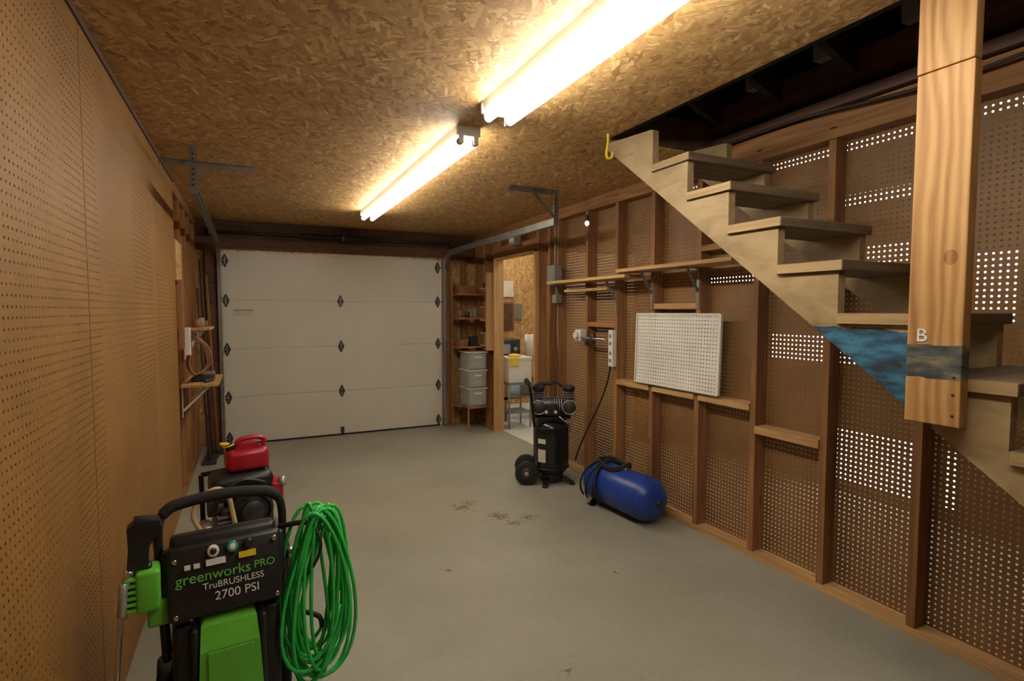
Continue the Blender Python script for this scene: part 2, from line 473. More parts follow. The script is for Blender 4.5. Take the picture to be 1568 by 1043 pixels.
block(8, 1.88, m='stud_y'); block(11, 1.35, m='stud_y')
b.finish('wall_right_studs', wr, recenter=False)

# front wall (garage door wall)
GX0, GX1, GZ = -.25, 2.22, 2.13
b = B()
grid_wall(b, 'y', YF + .06, -.62, XRB, 0, 2.6, [(GX0, GX1, -.01, GZ)], 'osb_xz')
wf = b.finish('wall_front', recenter=False)
b = B()
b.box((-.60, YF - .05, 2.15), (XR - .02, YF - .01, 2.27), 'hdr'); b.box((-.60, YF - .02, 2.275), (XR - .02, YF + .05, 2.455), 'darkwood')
b.box((-.40, YF - .04, .0), (GX0 - .02, YF + .05, 2.15), 'hdr'); b.box((GX1 + .02, YF - .04, 0), (GX1 + .11, YF + .05, 2.15), 'stud_z')
b.box((2.52, YF - .02, 0), (2.56, YF + .05, 2.15), 'stud_z')
b.finish('trim_1', wf, recenter=False)

b = B(); grid_wall(b, 'y', YB, -.62, XA, 0, 4.2, [], 'osb_xz'); b.finish('wall_back', recenter=False)

# attic / roof over the stair opening
b = B()
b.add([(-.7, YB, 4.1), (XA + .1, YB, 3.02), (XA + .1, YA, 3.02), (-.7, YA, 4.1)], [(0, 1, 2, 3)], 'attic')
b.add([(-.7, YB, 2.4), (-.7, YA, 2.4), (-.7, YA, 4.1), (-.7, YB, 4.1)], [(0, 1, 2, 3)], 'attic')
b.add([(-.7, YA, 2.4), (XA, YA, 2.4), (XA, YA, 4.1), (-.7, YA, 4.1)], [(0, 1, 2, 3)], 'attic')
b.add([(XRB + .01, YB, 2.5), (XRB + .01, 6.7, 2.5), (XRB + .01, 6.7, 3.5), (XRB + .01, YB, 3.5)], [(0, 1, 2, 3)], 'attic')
rf = b.finish('roof', recenter=False)
b = B()
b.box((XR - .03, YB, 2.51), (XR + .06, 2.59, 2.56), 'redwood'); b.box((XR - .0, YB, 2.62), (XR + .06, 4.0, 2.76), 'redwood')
for i in range(9):
    y = -.8 + i * .42
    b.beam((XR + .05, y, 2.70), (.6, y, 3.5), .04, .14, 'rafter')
    b.box((XR - .06, y + .1, 2.765), (XR + .0, y + .18, 2.87), 'rtail')
b.finish('roof_rafters', rf, recenter=False)
b = B()
b.tube(smoothpath([(2.66, -.8, 2.46), (2.64, .6, 2.47), (2.65, 1.3, 2.45), (2.64, 2.0, 2.5), (2.66, 2.55, 2.5)]), .008, 'cable', 6)
b.finish('ceiling_cable', rf, recenter=False)

# neighbouring bay
b = B()
holes = [(.9, 6.9, 2.76, 2.85), (1.70, 1.98, 1.40, 1.88), (2.20, 3.0, 1.86, 2.00), (2.25, 3.5, 1.05, 1.28), (2.25, 2.92, .08, .52),
         (1.98, 2.05, .1, .5), (1.2, 1.6, .3, 2.3), (3.4, 3.7, 1.85, 2.3), (3.3, 4.4, 1.77, 1.83), (2.1, 2.9, 2.32, 2.42)]  # invented openings, placed so daylight shows through the pegboard in patches
grid_wall(b, 'x', XA, YB, YA, 0, ZA, holes, 'adjwall'); wa = b.finish('wall_neighbour_side', recenter=False)
b = B(); grid_wall(b, 'y', YA, XRB, XA, 0, ZA, [], 'osb_xz'); wne = b.finish('wall_neighbour_end', recenter=False)
b = B(); grid_wall(b, 'z', ZA, XRB + .02, XA, YB, YA, [], 'adjwall'); b.finish('ceiling_neighbour', recenter=False)
b = B(); b.box((XRB + .01, YB, .001), (XA, YA, .006), 'conc2'); b.finish('floor_neighbour', recenter=False)
b = B(); grid_wall(b, 'y', 4.90, XRB + .005, XA, 0, ZA, [(3.0, 3.9, -.01, 2.1)], 'osb_xz'); b.finish('wall_neighbour_partition', recenter=False)

# ------------------------------------------------------------------ garage door
b = B()
n = 4; hh = GZ / n
for i in range(n):
    z0 = i * hh + .003; z1 = (i + 1) * hh - .003
    b.box((GX0, YF - .02, z0), (GX1, YF + .03, z1), 'doorw', bev=.005)
    b.box((GX0 + .03, YF - .012, z0 - .006), (GX1 - .03, YF + .028, z0 + .002), 'doorw')
b.box((GX0 + .01, YF - .024, .001), (GX1 - .01, YF + .03, .02), 'rubber')
gd = b.finish('garage_door')
b = B()
def hinge(x, z):
    b.prism([(x - .006, z - .07), (x + .006, z - .07), (x + .034, z - .008), (x + .034, z + .008), (x + .006, z + .07), (x - .006, z + .07), (x - .034, z + .008), (x - .034, z - .008)], 'y', YF - .027, YF - .021, 'dsteel')
    b.cyl((x - .035, YF - .032, z), (x + .035, YF - .032, z), .007, 'dsteel', n=12)
    b.box((x - .007, YF - .038, z - .045), (x + .007, YF - .026, z + .04), 'steel')
cx = (GX0 + GX1) / 2
for z in (hh, 2 * hh, 3 * hh): hinge(cx, z)
b.box((cx - .02, YF - .03, .02), (cx + .02, YF - .021, .10), 'dsteel')
for x, sx in ((GX0 + .035, -1), (GX1 - .035, 1)):
    for z in (.08, hh, 2 * hh, 3 * hh, GZ - .1):
        hinge(x, z)
        b.cyl((x, YF - .05, z), (x + sx * .075, YF - .05, z), .005, 'steel', n=10)
        b.cyl((x + sx * .068, YF - .05, z), (x + sx * .082, YF - .05, z), .022, 'black', n=16)
b.finish('hinges', gd)
b = B(); b.box((GX0 + .10, YF - .0225, 1.43), (GX0 + .31, YF - .021, 1.51), 'label')
b.box((GX0 + .11, YF - .0235, 1.485), (GX0 + .30, YF - .0225, 1.50), 'clear'); b.finish('sticker', gd)

def track(name, x, yend, side):
    b = B()
    R = .30; zt = 2.21; yv = YF - .055
    pts = [(x, yv, .02)] + [(x, yv, z) for z in (.7, 1.3, zt - R)]
    for i in range(1, 9):
        a = math.pi / 2 * i / 8
        pts.append((x, yv - R + R * math.cos(a), zt - R + R * math.sin(a)))
    pts += [(x, y, zt) for y in (5.5, 4.6, yend)]
    w, d, t = .017, .028, .003
    prof = [(-w, -d), (w, -d), (w, -d + t), (-w + t, -d + t), (-w + t, d - t), (w, d - t), (w, d), (-w, d)]
    prof = [(a, c * side) for a, c in prof]
    b.tube(pts, 0, 'steel', prof=prof, smooth=False)
    for z in (.4, 1.0, 1.6):
        b.box((x - .02, yv + .02, z), (x + .02, YF - .041, z + .05), 'dsteel')
    b.box((x - .022, yend - .003, zt - .03), (x + .022, yend + .003, ZC - .001), 'steel')
    b.box((x - .022 if side > 0 else x + .019, yend, zt - .03), (x - .019 if side > 0 else x + .022, yend + .03, ZC - .001), 'steel')
    for i in range(7): b.cyl((x, yend - .0045, zt + .02 + i * .03), (x, yend - .002, zt + .02 + i * .03), .006, 'black', n=8)
    if side > 0:
        b.box((x - .17, yend - .008, 2.335), (x + .33, yend - .004, 2.365), 'steel'); b.box((x - .17, yend - .03, 2.362), (x + .33, yend - .004, 2.365), 'steel')
        b.beam((x + .02, yend - .01, 2.27), (x + .10, yend - .01, 2.35), .02, .003, 'steel', (0, 1, 0))
    else:
        b.box((x - .42, yend - .02, ZC - .006), (x + .03, yend + .02, ZC - .002), 'steel'); b.box((x - .42, yend + .017, ZC - .035), (x + .03, yend + .02, ZC - .002), 'steel')
        b.beam((x - .24, yend, ZC - .005), (x, yend, zt + .02), .025, .004, 'steel', (0, 1, 0))
    return b.finish(name, gd)
track('track_left', -.272, 3.74, 1)
track('track_right', 2.265, 3.85, -1)
b = B()
b.cyl((-.36, YF - .12, 2.33), (2.36, YF - .12, 2.33), .013, 'dsteel')
for x0 in (.55, 1.05):
    pts = []
    for i in range(30 * 8):
        a = 2 * math.pi * i / 8; pts.append((x0 + .42 * i / 240, YF - .12 + .026 * math.cos(a), 2.33 + .026 * math.sin(a)))
    b.tube(pts, .005, 'dsteel', 5)
for x in (-.34, 1.01, 2.34):
    b.box((x - .015, YF - .15, 2.29), (x + .015, YF - .051, 2.375), 'dsteel')
b.finish('torsion_spring_shaft', gd)

# ------------------------------------------------------------------ lights
def fixture(x, y0, y1, w=.05, ZC=ZC, tb='tube'):
    b = B()
    b.prism([(x - w - .008, ZC - .048), (x + w + .008, ZC - .048), (x + w + .022, ZC - .001), (x - w - .022, ZC - .001)], 'y', y0 + .002, y1 - .002, 'white')
    for y, s in ((y0, 1), (y1, -1)):
        ya, yb_ = (y, y + .016) if s > 0 else (y - .016, y)
        b.box((x - w - .024, ya, ZC - .052), (x + w + .024, yb_, ZC - .001), 'white', bev=.004)
        for sx in (-1, 1):
            b.box((x + sx * w - .013, ya + .002 * s, ZC - .094), (x + sx * w + .013, yb_, ZC - .048), 'white', bev=.004)
            b.cyl((x + sx * w, ya if s < 0 else yb_, ZC - .078), (x + sx * w, (ya if s < 0 else yb_) + s * .02, ZC - .078), .019, 'lgrey', n=16)
    for sx in (-1, 1):
        b.cyl((x + sx * w, y0 + .036, ZC - .078), (x + sx * w, y1 - .036, ZC - .078), .019, tb, n=16)
    return b.finish('fluorescent_light_fixture')
fixture(1.07, 2.72, 5.45, .042)
fixture(1.08, .15, 2.40, .055, tb='tube2')
fixture(3.5, 5.1, 7.4, .05, ZC=ZA)

# ------------------------------------------------------------------ staircase
RUN, RISE, X0, X1 = .245, .185, 1.85, 2.40
def nose(k): return .965 + (k - 8) * RUN
b = B()
def low(y): return 1.44 + .755 * (y - 1.31)
yb = 1.31 - 1.44 / .755
def strip(xa, xb, m):
    def quad(p): b.prism(p, 'x', xa, xb, m)
    quad([(nose(1), .001), (yb, .001), (nose(2), max(low(nose(2)), .001)), (nose(2), RISE - .038), (nose(1), RISE - .038)])
    for k in range(2, 13):
        a, c = nose(k), nose(k + 1); zt = RISE * k - .038
        quad([(a, low(a) if low(a) > 0 else .001), (c, low(c)), (c, zt), (a, zt)])
    a = nose(13); quad([(a, low(a)), (2.57, low(2.57)), (2.57, 2.43), (a + .02, 2.40), (a, 2.395)])
for xa in (X0, X1 - .04): strip(xa, xa + .038, 'stringer')
for k in range(1, 13):
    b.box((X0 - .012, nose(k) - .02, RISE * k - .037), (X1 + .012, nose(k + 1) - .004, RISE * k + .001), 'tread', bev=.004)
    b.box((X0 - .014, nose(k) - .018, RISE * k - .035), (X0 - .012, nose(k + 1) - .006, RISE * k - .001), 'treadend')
st = b.finish('staircase', recenter=False)
b = B()
b.box((1.795, .812, 1.157), (1.835, .955, 2.178), 'post', bev=.003)
b.box((1.795, .814, 2.181), (1.835, .957, ZC - .002), 'post', bev=.003)
for z in (1.19, 1.25, 1.3): b.cyl((1.793, .83, z), (1.796, .83, z), .004, 'dsteel', n=8)
po = b.finish('stair_post', recenter=False)
Rt = Matrix(((0, 0, -1), (-1, 0, 0), (0, 1, 0)))
text('B', .055, 'txtw', Matrix.Translation((1.7935, .915, 1.415)) @ Rt.to_4x4(), po, 'painted_letter')

# ------------------------------------------------------------------ right wall fittings
b = B()
b.box((2.50, 2.27, 1.775), (XR - .001, 3.36, 1.80), 'pine_y', bev=.002)
b.box((2.52, 3.28, 1.735), (XR - .001, 4.45, 1.760), 'pine_y', bev=.002)
b.box((2.62, 3.64, 1.655), (XR - .001, 4.30, 1.68), 'pine_y', bev=.002)
for y in (2.719, 3.179, 3.619):
    z = 1.775 if y < 3.28 else 1.735
    b.box((XR - .006, y - .012, z - .28), (XR - .001, y + .012, z), 'steel'); b.box((2.53, y - .012, z - .005), (XR - .001, y + .012, z - .001), 'steel')
    b.beam((2.60, y, z - .01), (XR - .005, y, z - .16), .018, .005, 'steel', (0, 1, 0))
b.finish('wall_shelf')
b = B()
b.add([(2.672, 2.52, .955), (2.672, 3.32, .955), (2.688, 3.32, 1.46), (2.688, 2.52, 1.46)], [(0, 1, 2, 3)], 'peg_w')
for (p, q) in (((2.68, 2.51, .95), (2.68, 3.33, .95)), ((2.68, 3.33, .95), (2.696, 3.33, 1.465)), ((2.696, 3.33, 1.465), (2.696, 2.51, 1.465)), ((2.696, 2.51, 1.465), (2.68, 2.51, .95))):
    b.beam((p[0] - .004, p[1], p[2]), (q[0] - .006, q[1], q[2]), .012, .018, 'white', (1, 0, 0))
b.finish('white_pegboard_panel', recenter=False)
b = B()
b.box((2.61, 4.46, 1.73), (2.695, 4.60, 1.92), 'grey', bev=.004)
b.box((2.63, 4.46, 1.56), (2.695, 4.54, 1.64), 'grey', bev=.004)
b.box((2.607, 4.48, 1.76), (2.61, 4.58, 1.89), 'grey')
b.cyl((2.66, 4.53, 1.90), (2.66, 4.53, 2.30), .011, 'grey'); b.cyl((2.66, 4.50, 1.64), (2.66, 4.50, 1.73), .01, 'grey')
b.tube(smoothpath([(2.66, 4.53, 2.3), (2.655, 4.57, 2.34), (2.65, 4.7, 2.35)]), .009, 'grey')
b.tube(smoothpath([(2.66, 4.5, 1.56), (2.66, 4.51, 1.3), (2.665, 4.49, 1.0), (2.66, 4.5, .7), (2.665, 4.52, .3)]), .006, 'cable', 6)
b.finish('electrical_box')
b = B()
b.box((2.655, 3.60, 1.03), (2.698, 3.66, 1.33), 'white', bev=.004)
for z in (1.08, 1.14, 1.22, 1.28): b.box((2.653, 3.615, z - .014), (2.6555, 3.645, z + .014), 'grey')
b.finish('power_strip')
b = B()
b.box((2.63, 4.04, 1.22), (2.698, 4.13, 1.32), 'white', bev=.006)
b.cyl((2.60, 4.085, 1.27), (2.63, 4.085, 1.27), .03, 'white'); b.cyl((2.64, 3.68, 1.25), (2.64, 4.04, 1.25), .012, 'chrome'); b.cyl((2.64, 3.86, 1.21), (2.64, 3.86, 1.29), .018, 'dsteel')
b.cyl((2.64, 3.96, 1.19), (2.64, 3.96, 1.25), .014, 'dsteel')
b.finish('air_line_regulator')
b = B()
b.tube(smoothpath([(2.66, 3.63, 1.04), (2.65, 3.66, .9), (2.62, 3.72, .72), (2.58, 3.84, .48), (2.55, 3.92, .30), (2.55, 3.98, .18)]), .007, 'rubber', 8)
b.finish('power_cord')
b = B()
b.cyl((XR - .02, 4.02, 2.27), (XR - .02, 4.02, 2.32), .016, 'dsteel'); b.ball((XR - .02, 4.02, 2.25), (.02, .02, .025), 'bulb')
b.finish('light_bulb')
b = B(); b.box((2.60, 5.30, 2.2), (2.68, 5.44, 2.355), 'grey', bev=.005); b.box((2.597, 5.32, 2.23), (2.6, 5.42, 2.33), 'label'); b.finish('junction_box')
b = B()
b.tube(smoothpath([(1.80, 2.50, ZC - .002), (1.80, 2.50, ZC - .05), (1.79, 2.50, ZC - .11), (1.80, 2.50, ZC - .135), (1.825, 2.50, ZC - .125), (1.83, 2.50, ZC - .10)]), .007, 'yellow', 8)
b.finish('ceiling_hook')

# far-right corner shelves
b = B()
for z in (.28, 1.02, 1.38, 1.68):
    b.box((2.34, 6.33, z), (XR - .003, 6.655, z + .02), 'stud_x')
b.box((2.40, 6.18, .28), (XR - .003, 6.33, .30), 'stud_x')
b.box((2.325, 6.55, .002), (2.345, 6.64, 1.9), 'stud_z')
b.box((2.40, 6.18, .002), (2.42, 6.2, .28), 'stud_z')
b.finish('corner_shelf_unit')
b = B()
for z in (1.05, 1.2, 1.36, 1.52, 1.75): b.box((XR - .09, 6.095, z), (XR - .004, 6.29, z + .018), 'pine_y')
b.box((XR - .1, 6.072, 1.0), (XR - .004, 6.09, 1.95), 'pine_z'); b.box((XR - .06, 6.13, 1.378), (XR - .01, 6.19, 1.45), 'brownobj'); b.box((XR - .06, 6.2, 1.218), (XR - .01, 6.26, 1.28), 'dsteel')
b.cyl((XR - .05, 6.15, 1.539), (XR - .05, 6.15, 1.62), .025, 'label'); b.cyl((XR - .05, 6.23, 1.539), (XR - .05, 6.23, 1.59), .02, 'red')
b.cyl((XR - .05, 6.2, 1.069), (XR - .05, 6.2, 1.14), .03, 'grey'); b.box((XR - .07, 6.12, 1.769), (XR - .01, 6.24, 1.83), 'darkwood')
b.finish('narrow_cubby_shelf')
b = B()
z0 = .302
for i in range(3):
    za = z0 + i * .225
    b.box((2.42, 6.20, za), (2.66, 6.50, za + .215), 'clear', bev=.008)
    b.box((2.435, 6.188, za + .02), (2.645, 6.2, za + .195), 'clear', bev=.004)
    b.box((2.49, 6.178, za + .15), (2.59, 6.19, za + .17), 'white')
    b.box((2.405, 6.19, za + .214), (2.672, 6.51, za + .224), 'white')
b.finish('plastic_drawer_tower')
b = B()
for i, (x, h) in enumerate(((2.38, .10), (2.47, .07), (2.58, .12))): b.cyl((x + .02, 6.42, 1.401), (x + .02, 6.42, 1.401 + h), .03, ('brownobj', 'dsteel', 'grey')[i])
b.box((2.36, 6.36, 1.041), (2.48, 6.5, 1.12), 'brownobj', bev=.004); b.box((2.52, 6.38, 1.041), (2.62, 6.48, 1.16), 'dsteel', bev=.004)
b.box((2.38, 6.4, 1.701), (2.6, 6.6, 1.8), 'brownobj', bev=.004)
b.finish('storage_cans')

b = B()
b.box((XR - .018, DY1 - .02, .001), (XRB + .02, DY1 - .001, DZ), 'pine_z'); b.box((XR - .018, DY0 - .049, .001), (XRB + .02, DY0 - .012, DZ), 'pine_z')
b.box((XR - .018, DY0 - .049, DZ - .02), (XRB + .02, DY1 - .001, DZ - .001), 'pine_y')
b.finish('door_1', recenter=False)

# neighbouring room furniture
b = B()
b.box((3.0, 6.45, .82), (4.0, 7.0, .86), 'old_x', bev=.004)
for x in (3.04, 3.92):
    for y in (6.5, 6.9): b.box((x, y, .007), (x + .05, y + .05, .82), 'pine_z')
b.box((3.03, 6.50, .3), (3.97, 6.95, .33), 'old_x')
b.box((3.3, 6.55, .331), (3.65, 6.85, .55), 'grey', bev=.01); b.box((3.7, 6.6, .331), (3.9, 6.8, .5), 'brownobj', bev=.005)
b.finish('workbench')
b = B()
b.box((3.2, 7.38, 1.17), (3.62, 7.69, 1.62), 'brownobj', bev=.006); b.box((3.23, 7.365, 1.2), (3.40, 7.38, 1.59), 'darkwood'); b.box((3.42, 7.365, 1.2), (3.59, 7.38, 1.59), 'darkwood')
b.cyl((3.38, 7.35, 1.4), (3.38, 7.365, 1.4), .01, 'steel', n=10); b.cyl((3.44, 7.35, 1.4), (3.44, 7.365, 1.4), .01, 'steel', n=10)
b.finish('wall_cabinet')
b = B()
b.box((3.22, 7.40, 1.622), (3.45, 7.62, 1.68), 'white', bev=.01); b.box((3.25, 7.42, 1.682), (3.4, 7.6, 1.72), 'grey', bev=.01)
b.finish('stacked_storage_tray')
b = B()
b.cyl((3.47, 6.60, .862), (3.47, 6.60, 1.16), .065, 'white'); b.cyl((3.47, 6.60, 1.16), (3.47, 6.60, 1.18), .02, 'brownobj')
b.finish('paper_towel_roll')
b = B()
b.box((3.05, 6.65, .862), (3.36, 6.92, 1.10), 'dsteel', bev=.02); b.box((3.08, 6.64, .9), (3.2, 6.65, 1.03), 'lgrey'); b.cyl((3.28, 6.63, .96), (3.28, 6.65, .96), .03, 'lgrey')
b.finish('bench_tool_case')
b = B()
for x in (2.90, 3.20):
    for y in (6.05, 6.33): b.cyl((x, y, .007), (x, y, .56), .012, 'steel', n=10)
b.box((2.88, 6.03, .56), (3.22, 6.35, .58), 'grey')
b.box((2.88, 6.03, .2), (3.22, 6.35, .215), 'grey')
b.finish('utility_stand')
b = B()
b.box((2.89, 6.04, .582), (3.21, 6.34, .89), 'white', bev=.012); b.box((2.88, 6.03, .87), (3.22, 6.35, .905), 'white', bev=.006)
b.box((2.90, 6.024, .80), (3.02, 6.029, .90), 'yellow'); b.ball((3.0, 6.11, .915), (.09, .07, .035), 'yellow')
b.finish('white_storage_bin')
b = B(); b.box((3.0, 7.67, 1.95), (3.4, 7.699, 2.02), 'white'); b.box((3.55, 7.67, 1.7), (3.75, 7.699, 1.95), 'label'); b.box((3.7, 7.67, 1.35), (3.9, 7.699, 1.6), 'grey'); b.finish('pinned_paper_notes', wne)

# ------------------------------------------------------------------ left wall shelves
b = B()
def lshelf(z, y0, y1, x1):
    b.box((-.475, y0, z), (x1, y1, z + .02), 'pine_y', bev=.002)
    for y in (y0 + .08, y1 - .1):
        b.box((-.476, y, z - .24), (-.470, y + .02, z), 'white'); b.box((-.476, y, z - .006), (x1 - .04, y + .02, z - .001), 'white')
        b.beam((x1 - .07, y + .01, z - .008), (-.47, y + .01, z - .19), .016, .005, 'white', (0, 1, 0))
lshelf(.90, 4.78, 5.5, -.22); lshelf(1.33, 5.05, 5.6, -.28)
b.finish('bracket_shelf')
b = B()
b.box((-.42, 4.95, .921), (-.26, 5.2, .955), 'black', bev=.01); b.box((-.40, 5.22, .921), (-.27, 5.34, .97), 'grey', bev=.006)
b.cyl((-.36, 5.1, .955), (-.36, 5.1, .975), .03, 'dsteel'); b.cyl((-.32, 4.86, .935), (-.27, 4.93, .935), .013, 'dsteel')
b.finish('hand_tools')
b = B()
b.cyl((-.38, 5.12, 1.351), (-.38, 5.12, 1.42), .03, 'brownobj'); b.cyl((-.36, 5.25, 1.351), (-.36, 5.25, 1.43), .028, 'grey'); b.box((-.42, 5.35, 1.351), (-.32, 5.5, 1.40), 'brownobj', bev=.004)
b.finish('paint_cans')
b = B()
for i in range(9):
    y = 4.86 + i * .012; w = .055 + .012 * (i % 3)
    b.tube(smoothpath([(-.37, y, 1.28), (-.37 + w, y + .03, 1.19), (-.36 + w, y + .04, 1.06), (-.38, y, .99), (-.39 - w * .6, y - .01, 1.08), (-.38, y, 1.23)], 6, True), .006, 'brownobj', 6, True)
b.tube(smoothpath([(-.37, 4.90, 1.27), (-.37, 4.90, 1.32), (-.475, 4.90, 1.32)]), .004, 'steel', 6)
b.finish('coiled_extension_cord')
b = B()
b.box((-.438, 4.765, 1.15), (-.40, 4.82, 1.36), 'white', bev=.004); b.box((-.40, 4.78, 1.2), (-.396, 4.81, 1.3), 'grey')
b.finish('outlet_box')
b = B()
for i, (x, y, h, m) in enumerate(((-.42, 6.25, 2.0, 'darkwood'), (-.38, 6.38, 1.85, 'brownobj'), (-.43, 6.0, 1.7, 'darkwood'))):
    b.cyl((x + .06, y, .02), (x, y + .02, h), .014, m, n=12)
    b.box((x - .0, y - .09, .003), (x + .12, y + .09, .03), 'dsteel', bev=.004)
    b.beam((x + .06, y, .02), (x + .055, y, .14), .04, .012, 'dsteel', (0, 1, 0))
b.finish('long_handled_tools')

# ------------------------------------------------------------------ vertical air compressor
Mc = Matrix.Translation((2.35, 4.06, 0)) @ Matrix.Rotation(math.radians(-25.9), 4, 'Z')
b = B(Mc)
b.lathe((0, 0, .07), (0, 0, 1), [(0, 0), (.08, .005), (.13, .03), (.152, .08), (.155, .12), (.155, .38), (.152, .42), (.13, .46), (.08, .485), (0, .49)], 'blackg', 40)
b.torus((0, 0, .14), (0, 0, 1), .155, .006, 'blackg'); b.torus((0, 0, .49), (0, 0, 1), .152, .006, 'blackg')
b.cyl((0, 0, .02), (0, 0, .12), .11, 'blackg')
for a in (-.5, -1.9, 1.2):
    x, y = math.cos(a), math.sin(a)
    b.beam((x * .09, y * .09, .06), (x * .2, y * .2, .022), .045, .012, 'blackg'); b.cyl((x * .2, y * .2, .0), (x * .2, y * .2, .025), .022, 'rubber')
for i in range(6):
    a0 = -math.pi / 2 - .85 + i * .08; a1 = a0 + .08
    b.add([(.1565 * math.cos(a), .1565 * math.sin(a), z) for a, z in ((a0, .20), (a1, .20), (a1, .40), (a0, .40))], [(0, 1, 2, 3)], 'label')
    b.add([(.157 * math.cos(a), .157 * math.sin(a), z) for a, z in ((a0, .31), (a1, .31), (a1, .36), (a0, .36))], [(0, 1, 2, 3)], 'black')
for y in (-.11, .13):
    b.cyl((-.215, y - .022, .10), (-.215, y + .022, .10), .10, 'rubber'); b.cyl((-.215, y - .026, .10), (-.215, y + .026, .10), .05, 'dsteel'); b.cyl((-.215, y - .03, .10), (-.215, y + .03, .10), .018, 'lgrey')
b.cyl((-.215, -.13, .10), (-.215, .15, .10), .01, 'steel')
b.beam((-.215, 0, .10), (-.10, 0, .14), .16, .015, 'blackg')
b.box((-.15, -.12, .57), (.16, .12, .585), 'blackg', bev=.004)
b.box((-.12, -.09, .50), (.12, .09, .57), 'blackg')
b.cyl((-.10, 0, .665), (.13, 0, .665), .075, 'dsteel', n=30)
for i in range(9): b.torus((-.075 + i * .02, 0, .665), (1, 0, 0), .076, .004, 'lgrey', 28, 6)
for x in (-.11, .15):
    b.cyl((x - .03, 0, .665), (x + .03, 0, .665), .095, 'black')
    b.box((x - .045, -.05, .71), (x + .045, .05, .80), 'dsteel', bev=.006)
    for j in range(4): b.box((x - .05, -.056, .722 + j * .02), (x + .05, .056, .728 + j * .02), 'lgrey')
    b.box((x - .05, -.055, .80), (x + .05, .055, .84), 'black', bev=.012)
    b.cyl((x, -.05, .82), (x, -.09, .82), .024, 'black'); b.torus((x, -.10, .665), (0, 1, 0), .06, .005, 'lgrey', 24, 6); b.cyl((x, -.10, .665), (x, -.095, .665), .056, 'dsteel')
b.tube(smoothpath([(-.07, 0, .83), (-.03, 0, .865), (.05, 0, .865), (.09, 0, .83)]), .01, 'black')
b.box((-.06, -.11, .59), (.05, -.08, .70), 'black', bev=.01)
for x in (-.05, .03): b.cyl((x, -.13, .63), (x, -.105, .63), .020, 'dsteel'); b.cyl((x, -.132, .63), (x, -.13, .63), .014, 'label')
b.tube(smoothpath([(.05, -.12, .60), (.08, -.16, .58), (.15, -.15, .52), (.155, -.08, .45)]), .006, 'chrome', 8)
b.tube(smoothpath([(-.15, -.10, .50), (-.17, -.10, .72), (-.19, -.10, .84), (-.21, -.08, .875), (-.22, 0, .885), (-.21, .08, .875), (-.19, .10, .84), (-.17, .10, .72), (-.15, .10, .50)]), .011, 'blackg')
b.tube(smoothpath([(-.17, -.10, .83), (-.10, -.10, .872), (.0, -.10, .865)]), .014, 'rubber'); b.tube(smoothpath([(-.212, -.08, .875), (-.22, 0, .885), (-.21, .08, .875)]), .018, 'rubber')
b.finish('vertical_air_compressor')

# ------------------------------------------------------------------ blue air tank
Mt = Matrix.Translation((2.47, 3.20, 0)) @ Matrix.Rotation(math.radians(4), 4, 'Z')
b = B(Mt); L = .36; r = .155; zc = .168
prof = [(0, -L), (.05, -L + .004), (.10, -L + .022), (.135, -L + .055), (r, -L + .10), (r, L - .10), (.135, L - .055), (.10, L - .022), (.05, L - .004), (0, L)]
b.lathe((0, 0, zc), (0, 1, 0), prof, 'blue', 40)
for y in (-L + .1, L - .1): b.torus((0, y, zc), (0, 1, 0), r - .001, .003, 'blue')
for y in (.22,):
    for s in (-1, 1):
        b.beam((s * .075, y, .05), (s * .12, y, .006), .05, .008, 'blackg', (0, 1, 0)); b.box((s * .12 - .02, y - .03, .001), (s * .12 + .02, y + .03, .009), 'blackg')
b.cyl((0, -L - .015, zc), (0, -L + .01, zc), .02, 'dsteel'); b.cyl((-.02, -.05, zc + r - .005), (-.02, -.05, zc + r + .02), .012, 'chrome')
b.box((-.03, -.2, .012), (.03, -.14, .03), 'blackg')
tk = b.finish('blue_air_tank')
b = B(Mt)
for i in range(5):
    y = .12 + i * .035; rr = r + .013 + .008 * (i % 2)
    b.tube([(rr * math.cos(t), y + .05 * math.sin(t * 1 + i), zc + rr * math.sin(t)) for t in [math.radians(-40) + math.radians(260) * k / 24 for k in range(25)]], .008, 'rubber', 7)
pts = []
for k in range(90):
    t = 2 * math.pi * k / 23; pts.append((.09 * math.cos(t), .10 + .15 * math.sin(t), zc + r + .012 + .01 * math.sin(3 * t) + .0003 * k - .25 * (.1 * math.cos(t)) ** 2 * 10))
b.tube(pts, .008, 'rubber', 7)
b.finish('air_hose', tk)

# ------------------------------------------------------------------ green pressure washer (foreground)
Mp = Matrix.Translation((-.095, 2.11, 0)) @ Matrix.Rotation(math.radians(6), 4, 'Z') @ Matrix.Diagonal((.87, 1, .955, 1))
b = B(Mp)
b.box((-.17, -.10, .06), (.17, .17, .30), 'black', bev=.03)
b.box((-.15, -.06, .28), (.15, .12, .52), 'black', bev=.025)
b.box((-.185, -.12, .10), (-.11, .02, .50), 'black', bev=.02); b.box((.11, -.12, .10), (.185, .02, .50), 'black', bev=.02)
b.box((-.20, -.16, .035), (.20, -.02, .09), 'black', bev=.015)
def cowl(z0, w0, y0_, z1, w1, y1_):
    vs = [(-w0, y0_, z0), (w0, y0_, z0), (w1, y1_, z1), (-w1, y1_, z1), (-w0, -.06, z0), (w0, -.06, z0), (w1, -.06, z1), (-w1, -.06, z1)]
    b.add(vs, [(0, 1, 2, 3), (7, 6, 5, 4), (0, 4, 5, 1), (1, 5, 6, 2), (2, 6, 7, 3), (3, 7, 4, 0)], 'green')
cowl(.20, .112, -.185, .42, .10, -.175); cowl(.42, .10, -.175, .495, .094, -.15); cowl(.495, .094, -.15, .515, .08, -.12)
cowl(.06, .125, -.18, .20, .112, -.185)
b.box((-.075, -.187, .23), (.075, -.183, .42), 'green', bev=.002)
